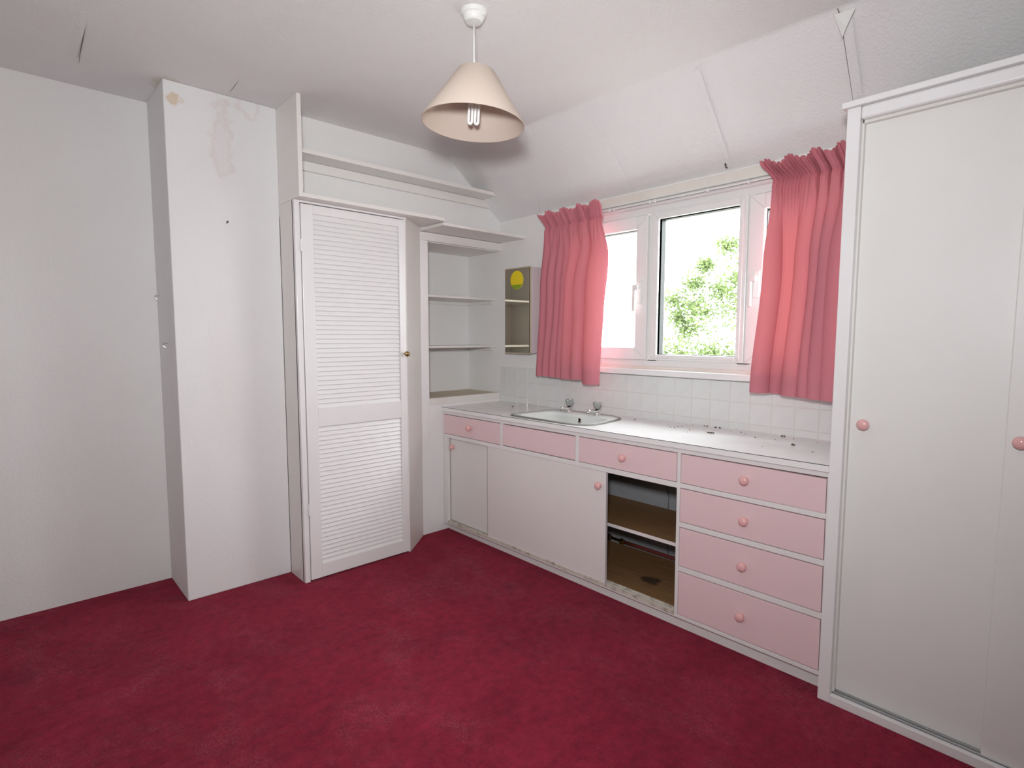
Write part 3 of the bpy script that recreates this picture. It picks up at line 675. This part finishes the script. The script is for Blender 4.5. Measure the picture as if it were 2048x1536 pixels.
for x, y, r in spots:
    r *= 0.001; zb_ = ZK
    M = Matrix.Translation((x, y, zb_+r*0.45)) @ Matrix.Rotation(random.uniform(0, 3.1), 4, 'Z') @ Matrix.Diagonal((r*random.uniform(0.9, 1.5), r*0.8, r*0.6, 1))
    g = bmesh.ops.create_icosphere(bm, subdivisions=1, radius=1, matrix=M)
    for v in g['verts']: v.co += Vector((random.uniform(-1, 1), random.uniform(-1, 1), random.uniform(-0.4, 0.4)))*r*0.25
o = add('worktop_debris', bm, 'crumb', at=PIV, rot=TILT); tag(o, 'dark crumbs and dead insects scattered along the back of the worktop', 'debris', kind='stuff')
# old pipe and plaster cracks at the back of the cupboard
pp = empty('copper_pipe', (-0.03, -1.25, 0.085)); tag(pp, 'old reddish pipe running along the back of the open cupboard', 'pipe')
bm = bmesh.new(); btube(bm, [(-0.030, -1.40-0.1*i, 0.0975) for i in range(6)], 0.010, 10); add('pipe_run', bm, 'old_red_pipe', pp, smooth=True)
bm = bmesh.new(); btube(bm, [(-0.032, -1.10, 0.100), (-0.032, -1.30, 0.100), (-0.032, -1.40, 0.0985)], 0.008, 10); blathe(bm, [(0.0001, 0), (0.015, 0), (0.015, 0.02), (0.0001, 0.02)], dirM((-0.032, -1.375, 0.099), (0, -1, 0)), 8, cap=False)
blathe(bm, [(0.0001, 0), (0.016, 0), (0.016, 0.03), (0.0001, 0.03)], dirM((-0.032, -1.28, 0.100), (0, -1, 0)), 6, cap=False); add('fitting', bm, 'brass', pp)
bm = bmesh.new()
for pts in ([(-1.628, 0.56), (-1.634, 0.50), (-1.645, 0.47), (-1.642, 0.44), (-1.655, 0.40), (-1.652, 0.36), (-1.651, 0.335)], [(-1.645, 0.25), (-1.648, 0.20), (-1.656, 0.165), (-1.654, 0.13), (-1.657, 0.10)]):
    btube(bm, [(-0.0088, y, z) for y, z in pts], 0.0016, 5)
add('crack', bm, 'crack_dark', va)

# ------------------------------------------------------------------ mirrored wall cabinet
mc = empty('mirrored_wall_cabinet', (-0.05, -0.616, 1.108)); tag(mc, 'small wall cabinet with a tarnished mirror front left of the curtain', 'wall cabinet')
my0, my1, mz0, mz1, mx = -0.503, -0.729, 1.110, 1.633, -0.100
box('carcass', (mx+0.012, my0, mz0), (-0.0005, my1, mz1), 'lilac_metal', mc, 0.003)
box('top_trim', (mx-0.002, my0, mz1-0.003), (mx+0.014, my1, mz1+0.003), 'beige_trim', mc, 0.001)
box('bottom_trim', (mx-0.002, my0, mz0-0.003), (mx+0.014, my1, mz0+0.002), 'beige_trim', mc, 0.001)
box('edge_trim', (mx+0.001, my1-0.0005, mz0), (mx+0.012, my1+0.003, mz1), 'beige_trim', mc, 0.0005)
box('edge_gap', (mx-0.001, my1+0.003, mz0+0.001), (mx+0.011, my1+0.007, mz1-0.001), 'shadow_gap', mc, 0)
box('mirror', (mx-0.001, my0-0.001, mz0+0.002), (mx+0.010, my1+0.007, mz1-0.003), 'old_mirror', mc, 0.001)['label'] = 'tarnished olive mirror front'
st = empty('round_sticker', (mx-0.001, -0.613, 1.560)); tag(st, 'round yellow and green sticker on the mirror of the wall cabinet', 'sticker')
bm = bmesh.new(); R_ = 0.0575
blathe(bm, [(0.0001, 0.0008), (R_, 0.0008), (R_, 0)], dirM((mx-0.001, -0.613, 1.560), (-1, 0, 0)), 40, cap=False); add('disc', bm, 'sticker_yellow', st)
bm = bmesh.new(); xs_ = mx-0.0022
arc = [(-0.613+0.056*math.cos(a), 1.560+0.056*math.sin(a)) for a in [math.radians(-150+120*i/20) for i in range(21)]]
v = [bm.verts.new((xs_, y, z)) for y, z in arc]; bm.faces.new(v); add('grass_patch', bm, 'sticker_green', st)

# ------------------------------------------------------------------ wardrobe
wd = empty('wardrobe', (-0.25, -3.2, 0)); tag(wd, 'tall cream built-in wardrobe with sliding doors and pink knobs', 'wardrobe')
XW = -0.510; YW = -2.537; YWE = YR+0.002
box('side_panel', (XW+0.02, YW, 0), (-0.001, YW-0.018, 1.93), 'wardrobe_paint', wd, 0.001)
box('stile', (XW, YW, 0), (XW+0.024, YW-0.037, 1.912), 'white_gloss', wd, 0.002)
box('jamb_lining', (XW+0.024, YW-0.018, 0.03), (XW+0.075, YW-0.042, 1.90), 'cream_paint', wd, 0.001)
bm = bmesh.new(); bbox(bm, (XW, YW-0.037, 1.8735), (XW+0.024, YWE, 1.912), 0.007, 3); add('top_rail', bm, 'white_gloss', wd)
box('track_cover', (XW+0.024, YW-0.037, 1.866), (XW+0.075, YWE, 1.912), 'cream_paint', wd, 0.001)
box('cornice', (XW-0.014, YW+0.012, 1.912), (XW+0.05, YWE, 1.930), 'white_gloss', wd, 0.002)
box('bottom_rail', (XW, YW-0.037, 0), (XW+0.018, YWE, 0.030), 'white_gloss', wd, 0.002)
box('track_bed', (XW+0.018, YW-0.037, 0), (XW+0.080, YWE, 0.026), 'cream_paint', wd, 0)
for xa in (0.020, 0.036, 0.050): box('track', (XW+xa, YW-0.037, 0.020), (XW+xa+0.0045, YWE, 0.034), 'aluminium', wd, 0.0008)
wdr = box('sliding_door', (XW+0.043, YW-0.040, 0.032), (XW+0.060, -3.02, 1.885), 'wardrobe_paint', wd, 0.002); knob(wdr, XW+0.043, -2.619, 0.938, 1.02)
wdr = box('sliding_door', (XW+0.022, -2.957, 0.030), (XW+0.038, -3.62, 1.885), 'wardrobe_paint', wd, 0.003); knob(wdr, XW+0.022, -2.990, 0.936, 1.02)

# ------------------------------------------------------------------ pendant lamp
LX, LY = -1.238, -1.612
lp = empty('pendant_lamp', (LX, LY, ZC)); tag(lp, 'pendant lamp with a tilted cream cone shade hanging from the ceiling', 'lamp')
bm = bmesh.new(); blathe(bm, [(0.0001, 0), (0.0445, 0), (0.045, -0.006), (0.041, -0.012), (0.036, -0.015), (0.0355, -0.022), (0.030, -0.031), (0.026, -0.035), (0.004, -0.0365), (0.0001, -0.0365)], Matrix.Translation((LX, LY, ZC)), 36, cap=False); add('ceiling_rose', bm, 'plastic_white', lp, smooth=False)
bm = bmesh.new(); btube(bm, [(LX, LY, ZC-0.03), (LX, LY, 2.2), (LX, LY, 2.09)], 0.0028, 8); add('cord', bm, 'plastic_white', lp, smooth=True)
tax = (rgt*0+Vector((math.sin(yaw), math.cos(yaw), 0)))   # lean the shade: far side stays, right side drops
SM = Matrix.Translation(Vector((LX, LY, 2.108))+rgt*0.007) @ Matrix.Rotation(math.radians(3.6), 4, tax)
bm = bmesh.new(); blathe(bm, [(0.0612, 0), (0.0625, -0.001), (0.176, -0.172), (0.1755, -0.1745), (0.1735, -0.1735), (0.0605, -0.002)], SM, 64, cap=False)
f0 = bm.verts[:]; add('shade', bm, 'lamp_cloth', lp, smooth=True)
shd = [c_ for c_ in lp.children if c_.name.startswith('shade')][0]
bm = bmesh.new()
for k in range(3):
    a = k*2.094+0.4; btube(bm, [SM @ Vector((0.018*math.cos(a), 0.018*math.sin(a), -0.022)), SM @ Vector((0.060*math.cos(a), 0.060*math.sin(a), -0.003))], 0.0012, 6)
blathe(bm, [(0.019, -0.020), (0.020, -0.022), (0.019, -0.024)], SM, 20, cap=False); add('shade_ring', bm, 'plastic_white', shd)
bm = bmesh.new(); blathe(bm, [(0.0001, -0.005), (0.008, -0.006), (0.014, -0.016), (0.0185, -0.022), (0.0185, -0.045), (0.0165, -0.060), (0.0001, -0.06)], SM, 24, cap=False); add('lamp_holder', bm, 'plastic_white', lp, smooth=True)
bm = bmesh.new(); blathe(bm, [(0.0001, -0.055), (0.015, -0.056), (0.019, -0.064), (0.019, -0.080), (0.0001, -0.082)], SM, 24, cap=False); bulb = add('energy_saving_bulb', bm, 'plastic_white', lp, smooth=True)
for k, (ox, oy) in enumerate(((-1, -1), (1, -1))):
    bm = bmesh.new(); e_ = rgt*0.0108*ox; dv = rgt*0.0056
    pts = []
    for j in range(15):
        if j < 5: q = -dv+Vector((0, 0, -0.080-0.085*j/4))
        elif j < 10:
            a = math.pi*(j-4)/6; q = -dv*math.cos(a)+Vector((0, 0, -0.165-0.0075*math.sin(a)))
        else: q = dv+Vector((0, 0, -0.165+0.085*(j-10)/4))
        pts.append(SM @ (q+e_))
    btube(bm, pts, 0.0048, 10); add('tube', bm, 'tube_white', bulb, smooth=True)

# ------------------------------------------------------------------ small fixings
bm = bmesh.new(); btube(bm, [(-1.674, -0.338, 1.729), (-1.674, -0.356, 1.733)], 0.0022, 8); blathe(bm, [(0.0001, 0), (0.005, 0), (0.005, 0.002), (0.0001, 0.0025)], dirM((-1.674, -0.356, 1.733), (0, -1, 0.2)), 12, cap=False)
tag(add('nail', bm, 'iron', at=(-1.674, -0.34, 1.73)), 'single dark nail in the white chimney breast', 'nail')
for (y, z), lab in (((-0.073, 1.401), 'upper small wire clip on the narrow side of the chimney breast'), ((-0.202, 1.178), 'lower small wire clip on the narrow side of the chimney breast')):
    bm = bmesh.new(); btube(bm, [(-1.902, y, z), (-1.922, y, z+0.003), (-1.926, y-0.004, z-0.010), (-1.916, y-0.006, z-0.018)], 0.0018, 6); tag(add('wire_clip', bm, 'aluminium', at=(-1.903, y, z)), lab, 'clip', 'clips on the chimney side')
hx = -0.030; bm = bmesh.new(); hz = slope_z(hx, -1.908)-0.004
btube(bm, [(hx, -1.908, hz), (hx-0.007, -1.908, hz-0.008), (hx-0.011, -1.911, hz-0.014), (hx-0.007, -1.915, hz-0.018), (hx-0.002, -1.914, hz-0.015)], 0.0028, 8); blathe(bm, [(0.0001, 0), (0.007, 0), (0.006, 0.003), (0.0001, 0.004)], dirM((hx, -1.908, hz), (-0.62, 0, -0.78)), 12, cap=False)
tag(add('ceiling_hook', bm, 'iron', at=(hx, -1.908, hz)), 'small dark hook in the sloping ceiling above the window', 'hook')

# ------------------------------------------------------------------ outside: ground and a tree
struct(box('ground', (0.6, -90, -2.9), (95, 95, -2.7), 'bounce_ground', bev=0))  # never in view; surface made pale to bounce daylight up to the ceiling
def tree(label, cx, cy, top, base, rx, blobs, nleaf, seed):
    rnd = random.Random(seed); r = empty('garden_tree', (cx, cy, -2.7)); tag(r, label, 'tree', 'trees in the garden')
    bm = bmesh.new(); btube(bm, [(cx, cy, -2.72), (cx+0.05, cy-0.03, -1.4), (cx-0.04, cy+0.05, -0.2), (cx, cy, 0.75)], [0.16, 0.13, 0.08, 0.02], 10)
    add('trunk', bm, 'bark', r, smooth=True)
    vv = []; ff = []
    for i in range(nleaf):
        bx, by, bz, br = blobs[rnd.randrange(len(blobs))]
        d = Vector((rnd.gauss(0, 1), rnd.gauss(0, 1), rnd.gauss(0, 0.8))).normalized()*br*1.15*rnd.random()**0.7
        p = Vector((cx+bx, cy+by, bz))+d; u = Vector((rnd.gauss(0, 1), rnd.gauss(0, 1), rnd.gauss(0, 0.6)-0.3)).normalized(); w = u.orthogonal().normalized()
        w.rotate(Matrix.Rotation(rnd.uniform(0, 6.28), 3, u)); nrm = u.cross(w); L = rnd.uniform(0.05, 0.09)
        k = len(vv); vv += [p, p+u*L*0.5+w*L*0.28-nrm*L*0.06, p+u*L, p+u*L*0.5-w*L*0.28-nrm*L*0.06]; ff += [(k, k+1, k+2), (k, k+2, k+3)]
    me = bpy.data.meshes.new('foliage'); me.from_pydata([v-ORG[r.name] for v in vv], [], ff); me.materials.append(MAT['leaf'])
    o = bpy.data.objects.new('foliage', me); COL.objects.link(o); o.parent = r; o['kind'] = 'stuff'; ORG[o.name] = ORG[r.name]
tree('leafy pale green tree beyond the middle window pane', 6.4, 1.3, 3.0, -1.0, 1.3,
     [(-0.3, 0.60, 0.90, 0.34), (-0.2, 0.15, 0.95, 0.38), (-0.3, -0.25, 0.88, 0.36), (0.0, -0.45, 1.50, 0.42), (0.1, -0.25, 1.80, 0.36), (-0.1, 0.25, 1.62, 0.34), (0.2, 0.15, 2.00, 0.32), (0.2, -0.15, 2.20, 0.34), (0.0, 0.55, 1.75, 0.26),
      (0.1, -0.65, 1.10, 0.40), (0.4, -0.5, 2.35, 0.3), (0.1, -1.2, 1.5, 0.60), (0.3, 0.1, 2.75, 0.2), (0.2, -1.3, 2.3, 0.5), (0.1, 0.70, 1.35, 0.25), (0.0, -0.5, 1.45, 0.30), (-0.3, 0.1, 0.85, 0.25), (-0.2, 0.95, 0.92, 0.28), (0.0, 0.92, 1.85, 0.24), (0.1, 0.85, 1.55, 0.22), (0.1, 0.6, 2.15, 0.22), (0.2, 0.45, 2.45, 0.15)], 8500, 5)
